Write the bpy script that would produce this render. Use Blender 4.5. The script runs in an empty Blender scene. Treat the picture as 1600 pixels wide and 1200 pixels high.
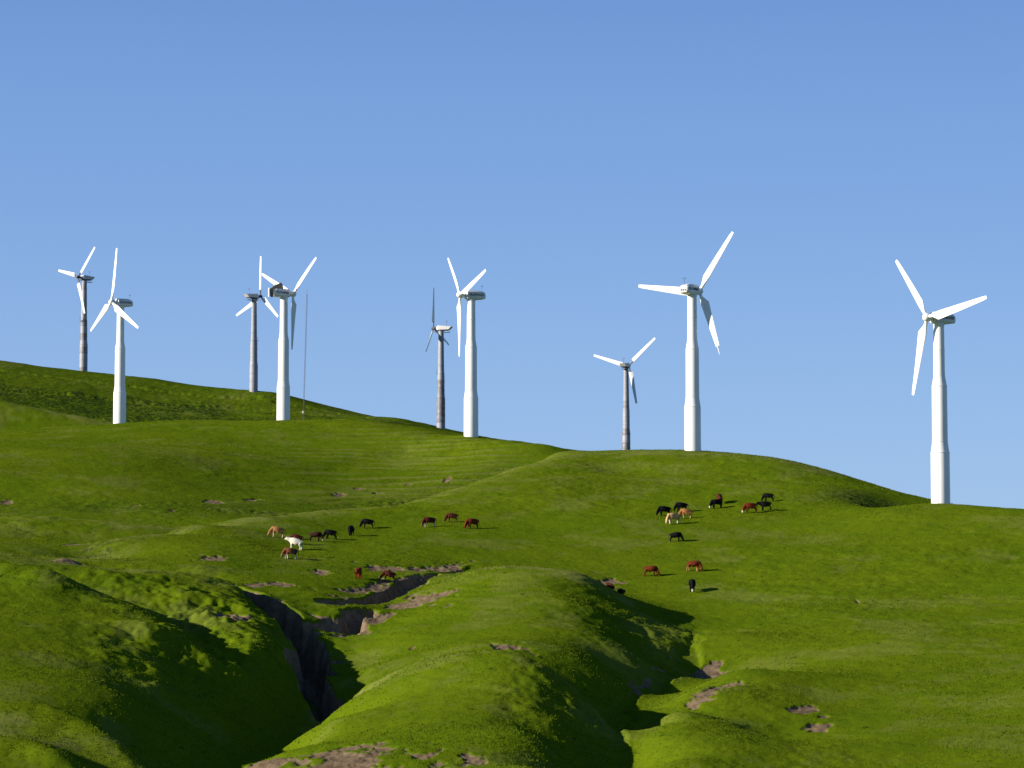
import bpy, bmesh, math, random
import numpy as np
from mathutils import Vector, Matrix, Euler

# ------------------------------------------------------------------ camera, sky, sun
sc = bpy.context.scene
F = 4537.0                      # focal length in pixels of the 1600 px wide photograph
PITCH = math.atan(350.0 / F)    # eye level lies at row 950
cam_d = bpy.data.cameras.new("camera")
cam_d.sensor_width = 36.0
cam_d.lens = 36.0 * F / 1600.0
cam_d.clip_start = 0.5
cam_d.clip_end = 20000
cam = bpy.data.objects.new("camera", cam_d)
sc.collection.objects.link(cam)
cam.location = (0, 0, 0)
cam.rotation_euler = (math.pi / 2 + PITCH, 0, 0)
sc.camera = cam

SUN_EL = math.radians(19.8)
SUN_AZ = math.radians(253.0)    # clockwise from +Y: the sun stands left of and behind the camera
sun_dir = Vector((math.sin(SUN_AZ) * math.cos(SUN_EL), math.cos(SUN_AZ) * math.cos(SUN_EL), math.sin(SUN_EL)))
world = bpy.data.worlds.new("World")
sc.world = world
world.use_nodes = True
wn = world.node_tree.nodes; wl = world.node_tree.links
bg = wn['Background']
sky = wn.new('ShaderNodeTexSky')
sky.sky_type = 'NISHITA'
sky.sun_disc = False
sky.sun_elevation = SUN_EL
sky.sun_rotation = SUN_AZ
sky.altitude = 1500
sky.air_density = 1.0
sky.dust_density = 0.15
sky.ozone_density = 4.0
hsv = wn.new('ShaderNodeHueSaturation')
hsv.inputs['Saturation'].default_value = 1.25
wl.new(sky.outputs[0], hsv.inputs['Color'])
tcw = wn.new('ShaderNodeTexCoord'); sxyz = wn.new('ShaderNodeSeparateXYZ'); wl.new(tcw.outputs['Generated'], sxyz.inputs[0])
cr = wn.new('ShaderNodeValToRGB'); wl.new(sxyz.outputs['Z'], cr.inputs[0])
cr.color_ramp.interpolation = 'B_SPLINE'
els = cr.color_ramp.elements
SKYC = [(0.0, (.34, .51, .82)), (.06, (.318, .490, .808)), (.13, (.243, .405, .752)), (.21, (.186, .335, .695)), (.45, (.065, .150, .40)), (1.0, (.028, .070, .22))]
els[0].position = 0; els[1].position = 1
for p_, c_ in SKYC[1:-1]: els.new(p_)
for e_, (p_, c_) in zip(els, SKYC): e_.color = c_ + (1,)
scl = wn.new('ShaderNodeVectorMath'); scl.operation = 'SCALE'; scl.inputs['Scale'].default_value = 1 / (.08 * 2 ** .85); wl.new(cr.outputs[0], scl.inputs[0])
mx = wn.new('ShaderNodeMix'); mx.data_type = 'RGBA'; mx.inputs[0].default_value = .85
wl.new(hsv.outputs[0], mx.inputs[6]); wl.new(scl.outputs[0], mx.inputs[7])
wl.new(mx.outputs[2], bg.inputs[0])
bg.inputs[1].default_value = 0.08
sun_d = bpy.data.lights.new("sun", 'SUN')
sun_d.energy = 5.0
sun_d.angle = math.radians(0.5)
sun_d.color = (1.0, 0.93, 0.82)
sun = bpy.data.objects.new("sun", sun_d)
sc.collection.objects.link(sun)
sun.rotation_euler = sun_dir.to_track_quat('Z', 'Y').to_euler()
sc.view_settings.view_transform = 'Standard'
sc.view_settings.look = 'None'
sc.view_settings.exposure = 0.85
sc.view_settings.gamma = 1.0

# ------------------------------------------------------------------ geometry of a pixel of the photograph
CP, SP = math.cos(PITCH), math.sin(PITCH)
def ray(u, v):
    a = (u - 800.0) / F; b = (600.0 - v) / F
    x, y, z = a, CP - b * SP, SP + b * CP
    return x / y, z / y            # lateral and vertical slope per metre of Y
def P(u, v, Y):
    s, t = ray(u, v)
    return (s * Y, Y, t * Y)
def project(x, y, z):
    d = y * CP + z * SP
    return 800 + F * x / d, 600 - F * (-y * SP + z * CP) / d

# ------------------------------------------------------------------ the lie of the land: surveyed points (column, row, distance)
CTRL = """
# right hill crest
860,712,512 920,708,506 1000,705,501 1080,703,500 1160,708,492 1230,719,486 1290,736,479 1340,751,474 1400,767,468 1450,779,462 1500,791,456 1560,803,450 1700,830,440 1850,860,430
# just behind the crest
920,720,540 1080,722,540 1290,755,520 1450,800,500 1600,840,490 1850,900,470
# hollow and the near knob
1440,800,447 1390,799,440 1350,786,440 1310,762,452 1500,802,440
1340,800,424 1390,794,428 1430,790,430 1472,790,430 1530,794,424 1600,798,420 1700,806,414 1850,825,400 1560,815,440 1650,830,440
# right slope
1200,790,436 1120,795,436 1260,800,432 1050,806,430 1000,790,442 960,770,456 1050,847,408 1200,840,410 1350,840,405 1500,840,400 1600,845,396
1080,890,388 1080,924,374 1010,902,385 1200,890,386 1300,890,384 1450,890,380 1600,890,378 1750,890,370
1250,950,358 1400,950,354 1600,950,350 1200,1000,334 1400,1000,330 1600,1000,326 1800,1000,320 
1150,1100,288 1300,1090,296 1450,1090,293 1600,1080,292 1800,1080,285 1200,1150,276 1400,1150,272 1600,1150,268
1200,1200,255 1400,1200,256 1600,1200,252 1800,1200,248
# foot of the right slope
960,922,376 1000,934,370 1055,953,361 1098,985,347 1084,1045,326 1025,1078,312 985,1112,298 972,1150,282 978,1170,275 985,1195,263
1150,990,336 1150,1045,306 1090,1078,294 1045,1112,277 1035,1135,270 1030,1160,263 1040,1195,253
# creek bed between (hidden)
900,912,372 1085,1000,342 1066,1052,322 1010,1088,308
# rear mound crest
690,905,362 740,886,360 800,882,357 860,888,354 920,900,351 960,930,350 1000,955,350 1045,972,350 1060,990,341
# behind the rear mound
740,898,376 800,893,376 860,900,372 800,874,392 900,868,396 720,880,388
# rear mound front
620,950,345 700,945,338 800,935,336 900,942,333 970,975,334 1030,1010,330 560,990,333 620,985,324 700,990,320 800,985,318 900,985,318 970,1010,316 1010,1045,314 530,1030,318 510,1060,308 580,1045,306 650,1040,303 720,1018,303 800,1015,303 880,1020,304 950,1050,304
# near mound
545,1088,292 600,1062,290 660,1036,289 740,1016,284 800,1020,282 860,1045,278 905,1088,276 940,1115,275
600,1100,272 700,1070,272 800,1070,270 855,1105,265 915,1165,261
520,1112,280 470,1148,266 430,1175,256 392,1200,248
500,1150,262 560,1150,258 650,1140,256 750,1140,254 850,1155,251 905,1210,252 945,1228,258 950,1258,245
430,1200,244 520,1200,242 650,1200,240 780,1200,238 850,1205,236 920,1262,238 985,1225,256
# bed of the deep ravine (hidden)
530,1105,298 500,1165,288 455,1215,276 420,1250,262 380,1270,250
# left flank above the ravine
300,1090,278 360,1135,276 410,1125,285 440,1095,295 445,1050,300 400,1075,290 330,1165,260 280,1180,254 250,1130,258
# left hill
-60,890,314 0,893,312 60,905,309 120,925,305 190,955,300 240,985,294 290,1025,288
-60,950,292 0,955,290 80,970,287 160,1000,283 220,1040,278 -60,1040,264 0,1045,262 100,1060,260 180,1085,258
-60,1120,242 0,1122,241 70,1128,241 120,1150,240 180,1180,238 215,1208,236 270,1235,246 330,1255,240 380,1265,236 300,1300,225 380,1310,222 0,1180,228 80,1200,226 150,1215,226 -100,1180,226
# swale and lumps right of it
150,915,320 240,945,316 300,970,309 340,1000,298 300,935,324 350,945,322 390,950,322 400,980,308 380,965,316 425,1010,302 430,1025,297 375,1000,303 380,1035,290
# light ridge behind it
-60,858,348 0,863,346 60,876,343 130,886,341 210,892,340 280,899,339 340,906,338 370,920,336
# basin between it and the cow spur (hidden dip)
0,872,362 100,893,358 200,900,356 280,905,354
# left low mound
-60,815,422 0,808,422 80,809,421 160,813,420 230,819,418 275,824,417
-60,850,385 0,850,384 60,858,380 120,852,385 100,878,368 180,845,392
# hollow between low mound and spur
285,836,410 225,856,398 155,878,380 250,842,396
# cow spur crest
135,873,372 170,855,382 220,836,392 300,818,404 400,806,420 480,800,433 560,796,443 640,784,456 700,768,466 750,750,476 800,731,486 860,716,496
# spur front
240,870,372 320,860,376 400,850,386 450,862,388 520,843,404 580,826,420 440,840,402 200,885,362 300,893,356 400,890,364 480,880,374 560,870,384 640,850,400 700,830,416 760,820,424 820,800,436 880,770,452 900,740,476 960,735,484 1060,740,478 1180,750,470
680,868,392 780,855,402 880,840,412 960,835,414 900,805,434 1000,745,474 420,912,350 500,912,354 560,905,362 610,908,364 660,895,372 950,885,390
# flat below the spur, right bank of the ravine
400,925,345 450,930,344 520,935,345 580,930,352 640,915,362 470,958,336 540,962,336 600,950,345 500,1000,322
# valley behind the spur (hidden) and foot of the middle hill
560,812,458 480,817,452 400,825,444 300,838,432 640,800,475 700,781,486 760,766,500 820,744,512 870,726,518
-80,797,462 0,797,460 100,799,458 200,801,458 300,803,460 400,801,468 500,794,480 600,788,492 660,779,500 720,764,510 780,744,520
# middle hill front
-60,744,484 0,744,484 120,748,484 250,755,488 400,766,500 520,772,508 620,765,518 700,746,524 760,732,528
-60,705,514 0,705,514 120,707,514 250,711,518 400,725,528 520,736,536 620,732,542 700,722,542 760,715,540
-60,683,565 0,683,565 120,682,567 250,681,569 400,686,570 500,694,566 620,706,560 700,712,550
# middle hill crest
-100,678,628 0,672,636 100,669,644 190,666,648 300,661,640 380,659,630 438,659,620 520,656,608 600,662,596 660,671,584 735,684,567 800,690,556 860,697,546 920,707,530
# behind the middle hill
0,683,652 100,682,656 190,682,662 300,680,672 438,677,660 520,672,648 600,680,635 660,690,622 735,704,605 800,715,590 900,735,570
# small rise at left
-100,616,680 0,629,678 60,638,675 120,650,672 175,662,670 40,655,664 0,652,664 -80,640,664 110,664,664
0,650,690 100,666,688 170,678,688 -100,638,690 250,684,690 330,682,690
# back ridge
-100,552,775 0,565,772 130,580,768 240,593,752 330,607,748 393,612,744 430,615,740 480,629,738 520,640,737 560,649,735 620,652,730 650,659,728 690,669,728 740,680,722 780,686,715
0,600,724 130,613,726 250,628,728 393,641,728 0,626,708 130,644,710 250,653,712 393,661,714 500,657,718 560,657,720 640,664,706 600,664,690 530,655,702
860,700,720 975,714,762 1100,725,770 1300,770,770 1600,810,770
0,600,800 130,612,800 250,625,800 393,645,800 560,680,790 690,700,790 780,715,790 900,735,790 1100,760,800
0,680,900 400,720,900 800,780,900 1200,830,900 1600,880,900 2200,950,900 -600,620,900
# between right crest and the far turbine
900,735,620 1000,745,620 1100,750,620 1300,790,620 1600,850,620 1600,850,700 1000,725,720
# outside the frame
-600,500,760 -600,620,640 -600,700,500 -600,780,400 -600,850,330 -600,1000,250 -600,1200,200 -250,530,770 -250,680,600 -250,740,500 -250,800,430 -250,880,330 -250,1000,265 -250,1200,215
2200,800,400 2200,860,480 2200,950,330 2200,1100,270 2200,1300,220 2000,880,600
400,1400,205 700,1320,210 950,1400,215 1200,1300,225 1500,1290,222 100,1330,200 2000,1300,220 -200,1350,190
"""
pts = []
for ln in CTRL.strip().split('\n'):
    if ln.startswith('#'): continue
    for tok in ln.split():
        u, v, Y = map(float, tok.split(','))
        pts.append(P(u, v, Y))
for x in (-160, -80, 0, 80, 160):            # the dip and the rise the photographer stands on
    pts += [(x, 150, -27), (x, 90, -22), (x * .6, 45, -9), (x * .3, 12, -2.6)]
pts += [(0, 0, -1.7), (0, -40, -1.0), (80, -40, -3), (-80, -40, -3), (300, 100, -20), (-300, 100, -18)]
pts = np.array(pts)
CK = 3.0
def kern(d2): return np.sqrt(d2 + CK * CK)
def fit_rbf(p):
    n = len(p)
    d2 = (p[:, None, 0] - p[None, :, 0]) ** 2 + (p[:, None, 1] - p[None, :, 1]) ** 2
    A = np.zeros((n + 3, n + 3))
    A[:n, :n] = -kern(d2) + np.eye(n) * 0.25
    A[:n, n] = 1; A[:n, n + 1] = p[:, 0]; A[:n, n + 2] = p[:, 1]
    A[n:, :n] = A[:n, n:].T
    b = np.concatenate([p[:, 2], np.zeros(3)])
    A[:n, :n] *= -1
    return np.linalg.solve(A, b)
W = fit_rbf(pts)
def base_z(X, Y):
    out = np.empty(X.size); xf = X.ravel(); yf = Y.ravel(); n = len(pts)
    for i in range(0, xf.size, 8000):
        x = xf[i:i + 8000]; y = yf[i:i + 8000]
        d2 = (x[:, None] - pts[None, :, 0]) ** 2 + (y[:, None] - pts[None, :, 1]) ** 2
        out[i:i + 8000] = kern(d2) @ W[:n] + W[n] + W[n + 1] * x + W[n + 2] * y
    return out.reshape(X.shape)

# value noise on a hashed lattice
rng = np.random.RandomState(7)
TAB = rng.rand(256, 256) * 2 - 1
def vnoise(x, y, off=0):
    x = x + off * 17.31 + 1000; y = y + off * 9.77 + 1000
    xi = np.floor(x).astype(np.int32); yi = np.floor(y).astype(np.int32)
    fx = x - xi; fy = y - yi
    fx = fx * fx * fx * (fx * (fx * 6 - 15) + 10); fy = fy * fy * fy * (fy * (fy * 6 - 15) + 10)
    a = TAB[xi & 255, yi & 255]; b = TAB[(xi + 1) & 255, yi & 255]
    c = TAB[xi & 255, (yi + 1) & 255]; d = TAB[(xi + 1) & 255, (yi + 1) & 255]
    return (a * (1 - fx) + b * fx) * (1 - fy) + (c * (1 - fx) + d * fx) * fy
def fbm(x, y, scale, octs, off=0, gain=.5):
    o = 0; amp = 1; ang = .5
    for k in range(octs):
        ca, sa = math.cos(ang * k), math.sin(ang * k)
        o = o + amp * vnoise((x * ca - y * sa) / scale, (x * sa + y * ca) / scale, off + k)
        scale *= .5; amp *= gain
    return o

def cubic_up(src, dst):
    """Catmull-Rom resampling matrix from knots src to dst."""
    M = np.zeros((len(dst), len(src)))
    i = np.clip(np.searchsorted(src, dst, side='right') - 1, 0, len(src) - 2)
    t = (dst - src[i]) / (src[i + 1] - src[i])
    w = [-.5 * t + t**2 - .5 * t**3, 1 - 2.5 * t**2 + 1.5 * t**3, .5 * t + 2 * t**2 - 1.5 * t**3, -.5 * t**2 + .5 * t**3]
    r = np.arange(len(dst))
    for k in range(4):
        j = np.clip(i + k - 1, 0, len(src) - 1)
        np.add.at(M, (r, j), w[k])
    return M

out_ = .24 + np.cumsum(.000333 * 1.045 ** np.arange(1, 90)); out_ = out_[out_ < .66]
S = np.concatenate([-out_[::-1], np.linspace(-.24, .24, 1441), out_])
def seg(a, b, st): return np.arange(a, b, st)
YR = np.concatenate([seg(-60, 200, 5.), seg(200, 226, 1.), seg(226, 395, .26), seg(395, 510, .32), seg(510, 600, .55), seg(600, 700, .8), seg(700, 764, .4), seg(764, 960, 5.)])
# positions: lateral slope times max(Y, 60) so the sheet also spreads near the camera
def lat(Yv): return np.maximum(Yv, 120.0)
def idx_knots(a, step):
    k = list(range(0, len(a), step))
    if k[-1] != len(a) - 1: k.append(len(a) - 1)
    return np.array(k)
ks = idx_knots(S, 5); ky = idx_knots(YR, 4)
Sc, Yc = np.meshgrid(S[ks], YR[ky])
Zc = base_z(Sc * lat(Yc), Yc)
Z = cubic_up(ky.astype(float), np.arange(len(YR)).astype(float)) @ Zc @ cubic_up(ks.astype(float), np.arange(len(S)).astype(float)).T
SS, YY = np.meshgrid(S, YR)
XX = SS * lat(YY)

def poly_dist(X, Y, pl):
    """distance to a polyline and the interpolated extra columns there"""
    pl = np.array(pl, float)
    best = np.full(X.shape, 1e9); val = np.zeros(X.shape + (pl.shape[1] - 2,)); side = np.zeros(X.shape)
    for a, b in zip(pl[:-1], pl[1:]):
        d = b[:2] - a[:2]; L2 = (d ** 2).sum()
        t = np.clip(((X - a[0]) * d[0] + (Y - a[1]) * d[1]) / L2, 0, 1)
        dx = X - a[0] - t * d[0]; dy = Y - a[1] - t * d[1]
        dd = np.sqrt(dx * dx + dy * dy)
        m = dd < best
        best = np.where(m, dd, best)
        val[m] = a[2:] + t[m][:, None] * (b[2:] - a[2:])
    return best, val
def sstep(x, a, b):
    t = np.clip((x - a) / (b - a), 0, 1); return t * t * (3 - 2 * t)

# ravines: column, distance, half width, depth
GULLY = [
 [(352, 347, .5, .3), (372, 345, 1.5, 2.0), (392, 340, 1.8, 2.8), (436, 334, 2.1, 3.4), (452, 325, 2.3, 4.0), (494, 316, 2.5, 4.3), (476, 306, 2.4, 4.2), (500, 299, 2.4, 3.2), (520, 295, 2.2, 1.5), (530, 290, 2., .2)],
 [(462, 328, 1.5, 2.2), (505, 331, 2.2, 2.6), (548, 335, 1.8, 2.0), (580, 342, 1.0, .6)],
 [(520, 343, 1.2, .8), (560, 347, 1.4, 1.2), (600, 353, 1.4, 1.1), (650, 366, 1.2, .8), (720, 380, 1., .5), (750, 385, .6, .0)],
 [(-40, 369, 2, 1.6), (-5, 367, 2, 1.6), (25, 366, 1.2, .8), (50, 364, .8, .1)],
 [(1085, 346, 1.2, .1), (1080, 334, 1.4, .3), (1060, 322, 1.4, .3), (1010, 309, 1.6, .4), (975, 298, 1.6, .3), (962, 284, 1.6, .3), (965, 265, 1.6, .3)],
]
cut = np.zeros_like(Z)
wob = fbm(XX, YY, 3.0, 4, 40, .6) * .9
wob2 = fbm(XX, YY, 8.0, 2, 44) * 1.1
for g in GULLY:
    pl = [(ray(u, 950)[0] * Y, Y, w, dp) for u, Y, w, dp in g]
    d, val = poly_dist(XX, YY, pl)
    w = val[..., 0]; dp = val[..., 1]
    e = d + wob * .55 + wob2 * np.minimum(1, w / 2.)
    cut = np.maximum(cut, 1.35 * dp * (1 - sstep(e, w * .45, w * 1.15)))
Z = Z - cut

# relief: swells, hummocks, tussocks
n1 = fbm(XX, YY, 22, 2, 1)
n2 = fbm(XX, YY, 6.0, 3, 5)
n3 = fbm(XX, YY, 1.6, 3, 9, .6)
rough = .55 + .45 * sstep(fbm(XX, YY, 30, 3, 21), -.35, .5)
farf = sstep(YY, 500, 720)
edge = 1 - sstep(np.abs(SS), .225, .245)
n3 = n3 * edge; n2 = n2 * (.3 + .7 * edge)
Z += .28 * n1 * (1 - .3 * farf) + .105 * n2 * rough + (.058 - .02 * farf) * n3 * rough
d_, _ = poly_dist(XX, YY, [(ray(u, 1140)[0] * Y, Y, 0) for u, Y in [(-30, 240), (60, 241), (130, 240), (180, 237), (225, 232)]])
Z += 1.3 * np.exp(-(d_ / 2.6) ** 2)
d_, _ = poly_dist(XX, YY, [(ray(u, 1140)[0] * Y, Y, 0) for u, Y in [(-30, 231), (40, 231), (85, 229)]])
Z += .8 * np.exp(-(d_ / 1.8) ** 2)
d_, _ = poly_dist(XX, YY, [(ray(u, 900)[0] * Y, Y, 0) for u, Y in [(-60, 313), (0, 312), (60, 309), (130, 303), (200, 298), (250, 291)]])
Z += 1.0 * np.exp(-(d_ / 4.) ** 2) * (.75 + .8 * fbm(XX, YY, 9, 2, 180))
d_, _ = poly_dist(XX, YY, [(ray(u, 930)[0] * Y, Y, 0) for u, Y in [(90, 326), (150, 322), (240, 317), (290, 310), (320, 302), (345, 292)]])
Z -= 1.3 * np.exp(-(d_ / 3.6) ** 2)
fl_ = np.exp(-(((XX - ray(330, 950)[0] * 285) / 11.) ** 2 + ((YY - 284) / 17.) ** 2))
fl_ = np.maximum(fl_, .8 * np.exp(-(((XX - ray(470, 950)[0] * 305) / 3.5) ** 2 + ((YY - 303) / 18.) ** 2)))
fl_ = np.maximum(fl_, .3 * np.exp(-(((XX - ray(905, 950)[0] * 274) / 4.) ** 2 + ((YY - 274) / 16.) ** 2)))
fl_ = np.maximum(fl_, .6 * np.exp(-(((XX - ray(1030, 950)[0] * 336) / 4.) ** 2 + ((YY - 336) / 14.) ** 2)))
Z += fl_ * (.50 * fbm(XX, YY * .8, 6, 4, 185, .62) + .30 * np.abs(fbm(XX, YY, 2.6, 3, 190, .6)))
Z -= 1.1 * np.exp(-(((XX - ray(1405, 950)[0] * 442) / 6.) ** 2 + ((YY - 442) / 6.) ** 2))
md_ = np.hypot((XX - ray(100, 900)[0] * 360) / 2.6, (YY - 360) / 3.2)
Z += 1.35 * np.exp(-md_ ** 2)
# slump lumps on the left of the ravine
lmask = np.exp(-(((XX - ray(360, 950)[0] * 315) / 9.) ** 2 + ((YY - 312) / 22.) ** 2))
lmask += .7 * np.exp(-(((XX - ray(150, 950)[0] * 318) / 12.) ** 2 + ((YY - 318) / 14.) ** 2))
lmask += .45 * np.exp(-(((XX - ray(960, 950)[0] * 330) / 7.) ** 2 + ((YY - 328) / 18.) ** 2)) + .5 * np.exp(-(((XX - ray(880, 950)[0] * 268) / 7.) ** 2 + ((YY - 266) / 16.) ** 2))
Z += lmask * (.50 * fbm(XX, YY, 5.5, 4, 31, .6) + .25 * fbm(XX, YY, 2.0, 3, 36, .6))
# cattle terracettes following the contours of the middle hill
tm = sstep(YY, 470, 500) * (1 - sstep(YY, 560, 600)) * sstep(XX, -60, -20) * (1 - sstep(XX, -8, 8))
ph = (Z + .5 * fbm(XX, YY, 14, 2, 50)) * 2 * math.pi / 1.15
Z += tm * .20 * (np.abs(np.sin(ph * .5)) ** .6 - .5)
t2 = .35 * sstep(fbm(XX, YY, 40, 2, 60), -.2, .4) * sstep(YY, 250, 280) * (1 - sstep(YY, 470, 500))
Z += t2 * .07 * np.sin((Z + .4 * fbm(XX, YY, 10, 2, 55)) * 2 * math.pi / .8)
# scrub band on the middle hill
sb = np.exp(-(((XX - ray(640, 950)[0] * 492) / 10.) ** 2 + ((YY - 493) / 7.) ** 2)) + .6 * np.exp(-(((XX - ray(400, 950)[0] * 470) / 20.) ** 2 + ((YY - 468) / 4.) ** 2))
Z += np.clip(sb, 0, 1) * .35 * np.abs(fbm(XX, YY, 1.8, 2, 70))

# back ridge hummocks, and grooves cut to stand in for long cast shadows
gm_ = sstep(YY, 660, 690) * (1 - sstep(YY, 735, 752)) * (1 - sstep(XX, -30, 20))
Z += gm_ * (.14 * fbm(XX * .6, YY * 1.3, 9, 4, 140, .6) + .06 * fbm(XX, YY, 2.5, 2, 145))
for tr in ([(-140, 741), (-100, 738), (-60, 736)], [(-140, 715), (-110, 722), (-70, 728), (-30, 726)], [(-60, 735), (-30, 730), (-12, 728)], [(-140, 700), (-100, 706), (-80, 708)]):
    d, _ = poly_dist(XX, YY, [(a, b, 0) for a, b in tr])
    Z -= .5 * (1 - sstep(d + .3 * n3, .3, 1.6))

def col_z(s):
    j = np.clip(np.searchsorted(S, s) - 1, 0, len(S) - 2); t = (s - S[j]) / (S[j + 1] - S[j])
    return Z[:, j] * (1 - t) + Z[:, j + 1] * t
def hit(u, v, y0=190.0):
    """first point of the ground seen through a pixel"""
    s, t = ray(u, v)
    z = col_z(s); q = np.where((YR > y0) & (z >= t * YR))[0]
    if not len(q): return None
    i = q[0]
    a = z[i - 1] - t * YR[i - 1]; b = z[i] - t * YR[i]; k = -a / (b - a) if b != a else 0
    Y = YR[i - 1] + k * (YR[i] - YR[i - 1])
    return Vector((s * Y, Y, t * Y))
def ground_z(x, y):
    z = col_z(x / max(y, 120.0)); return float(np.interp(y, YR, z))

# bare earth: column, row, half extents in pixels, slant
DIRT = [(655, 942, 38, 8, -8), (585, 968, 34, 7, -22), (540, 992, 26, 5, -20), (510, 968, 46, 14, 0), (484, 1022, 20, 10, 0), (790, 1009, 30, 10, 0), (555, 1182, 78, 22, 0), (425, 1184, 26, 12, 0), (740, 1184, 20, 8, 0),
 (993, 1074, 18, 7, 0), (1110, 1052, 18, 8, -5), (1118, 1075, 30, 8, -8), (1262, 1104, 22, 6, -5), (1284, 1136, 17, 6, 0), (1288, 1118, 10, 4, 0), (100, 872, 19, 7, 0), (120, 849, 18, 4, 0), (402, 913, 14, 6, 0), (440, 913, 26, 5, 0),
 (8, 785, 14, 6, 0), (955, 910, 20, 6, 6), (215, 790, 9, 2, 0), (268, 797, 6, 2, 0), (395, 781, 8, 2, 0), (330, 784, 10, 1.5, 0), (690, 890, 46, 7, -6), (630, 905, 36, 6, -8), (575, 922, 30, 7, -10), (545, 938, 24, 8, 0), (650, 925, 24, 4, -8),
 (600, 888, 44, 4, 0), (500, 893, 14, 4, 0), (330, 872, 20, 4, 0), (700, 748, 6, 2, 0), (560, 762, 8, 2, 0), (640, 757, 7, 2, 0), (590, 770, 5, 1.5, 0), (530, 775, 8, 2, 0), (497, 1052, 10, 8, 0), (430, 968, 14, 5, 0), (370, 962, 16, 5, 0), (1340, 940, 2, 1, 0), (644, 1014, 4, 1.5, 0)]
dirt = np.zeros_like(Z)
dn = fbm(XX, YY, 3.5, 4, 80, .65)
for (u, v, ru, rv, sl) in DIRT:
    c = hit(u, v)
    if c is None: continue
    a = hit(u, v - rv * .5); b = hit(u, v + rv * .5)
    rx = ru * c.y / F
    dy = max(1.0, min(9. if ru > 60 else 5. if rx > 2.5 else 2.2, abs(a.y - b.y))) if a and b else 2.
    e2 = hit(u + ru * .6, v + sl * .6)
    k = 0 if e2 is None else (e2.y - c.y) / max(.5, (e2.x - c.x))
    k = max(-1.5, min(1.5, k)) if sl else 0
    i0, i1 = np.searchsorted(YR, [c.y - 3 * dy - 3 * rx, c.y + 3 * dy + 3 * rx])
    xs = XX[i0:i1] - c.x; ys = YY[i0:i1] - c.y - k * xs
    q = np.sqrt((xs / rx) ** 2 + (ys / dy) ** 2) + .45 * n3[i0:i1]
    dirt[i0:i1] = np.maximum(dirt[i0:i1], 1 - sstep(q + .75 * dn[i0:i1], .75, 1.25))
dirt = np.maximum(dirt, 1 - sstep(md_ + .5 * dn, .8, 1.3))
dirt = np.maximum(dirt, .95 * sstep(cut, .3, .9) * sstep(dn, -1.2, -.1))
gyy, gxx = np.gradient(Z)
sl_ = np.hypot(gxx / np.maximum(1e-3, np.gradient(XX, axis=1)), gyy / np.gradient(YY, axis=0))
dirt = np.maximum(dirt, sstep(sl_ + .15 * dn, 1.15, 1.6) * (YY > 226) * (YY < 600) * sstep(cut, .02, .2))
Z -= .12 * dirt * (1 + np.abs(fbm(XX, YY, 1.1, 3, 90)))
straw_and_light = .45 * sstep(fbm(XX, YY, 9, 5, 100, .7), .1, 1.2)
# paler seed heads on wind-exposed ridges, with the crest light painted in
for pl, wd in (([(-60, 348), (0, 346), (60, 343), (130, 341), (210, 340), (280, 339), (340, 338)], 5.), ([(135, 372), (170, 382), (220, 392), (300, 404), (400, 420), (480, 433), (560, 443), (640, 456), (700, 466), (750, 476), (800, 486), (860, 496), (1000, 500), (1160, 492), (1290, 479)], 4.),
   ([(690, 362), (740, 360), (800, 357), (860, 354), (920, 351), (960, 350)], 3.), ([(545, 292), (600, 290), (660, 288), (740, 284), (800, 282), (860, 279)], 3.5), ([(-60, 422), (0, 422), (80, 421), (160, 420), (230, 418), (275, 417)], 4.), ([(-100, 680), (0, 678), (60, 675), (120, 672), (175, 670)], 5.), ([(0, 234), (100, 234), (200, 233), (300, 232)], 3.)):
    d, _ = poly_dist(XX, YY, [(ray(u, 900)[0] * Y, Y, 0) for u, Y in pl])
    straw_and_light = np.maximum(straw_and_light, (1 - sstep(d + 2.5 * vnoise(XX / 3, YY / 3, 5), wd * .2, wd * 1.7)) * (.15 + .85 * sstep(dn, -.5, .4)))
scrub_and_shade = np.clip(sb, 0, 1)  # real scrub first; painted shade is added to the same mask below
straw_and_light = np.maximum(straw_and_light, tm * .75 * sstep(np.abs(np.sin(ph * .5)), .72, .95) * sstep(fbm(XX * .4, YY, 8, 3, 170), -.5, .3))  # terracette relief brought out by light painted in as pale grass
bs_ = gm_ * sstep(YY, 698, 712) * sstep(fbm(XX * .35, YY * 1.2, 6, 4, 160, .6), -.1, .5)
scrub_and_shade = np.maximum(scrub_and_shade, 2.0 * bs_ * (1 - .85 * sstep(YY, 718, 738)))  # streaks of shade painted over the rough growth of the lower back ridge
scrub_and_shade = np.maximum(scrub_and_shade, 1.2 * gm_ * sstep(YY, 698, 710) * (1 - sstep(YY + 4 * dn, 716, 730)))  # shaded strip along the foot of the back ridge, painted in
scrub_and_shade = np.maximum(scrub_and_shade, .6 * sstep(YY, 700, 715))
for pl, wd, st_ in (([(292, 412), (250, 402), (215, 396), (155, 382), (130, 376)], 4.5, .9), ([(-80, 466), (0, 464), (200, 462), (400, 472), (500, 484), (600, 496), (660, 504), (720, 514), (780, 524)], 9., .75), ([(-20, 388), (60, 386), (120, 384)], 4., .5), ([(330, 375), (420, 372), (520, 372), (640, 378)], 6., .35)):  # lusher growth in hollows and valley foot, with their shade painted in
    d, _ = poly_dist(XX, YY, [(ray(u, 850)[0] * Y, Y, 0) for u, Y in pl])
    scrub_and_shade = np.maximum(scrub_and_shade, st_ * np.exp(-(d / wd) ** 2) * (.6 + .4 * sstep(dn, -.6, .6)))
scrub_and_shade = np.maximum(scrub_and_shade, 1.5 * np.exp(-(((XX - ray(1385, 950)[0] * 446) / 8.) ** 2 + ((YY - 446) / 7.) ** 2)))  # shade of the hollow behind the right knob, painted dark
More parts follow.
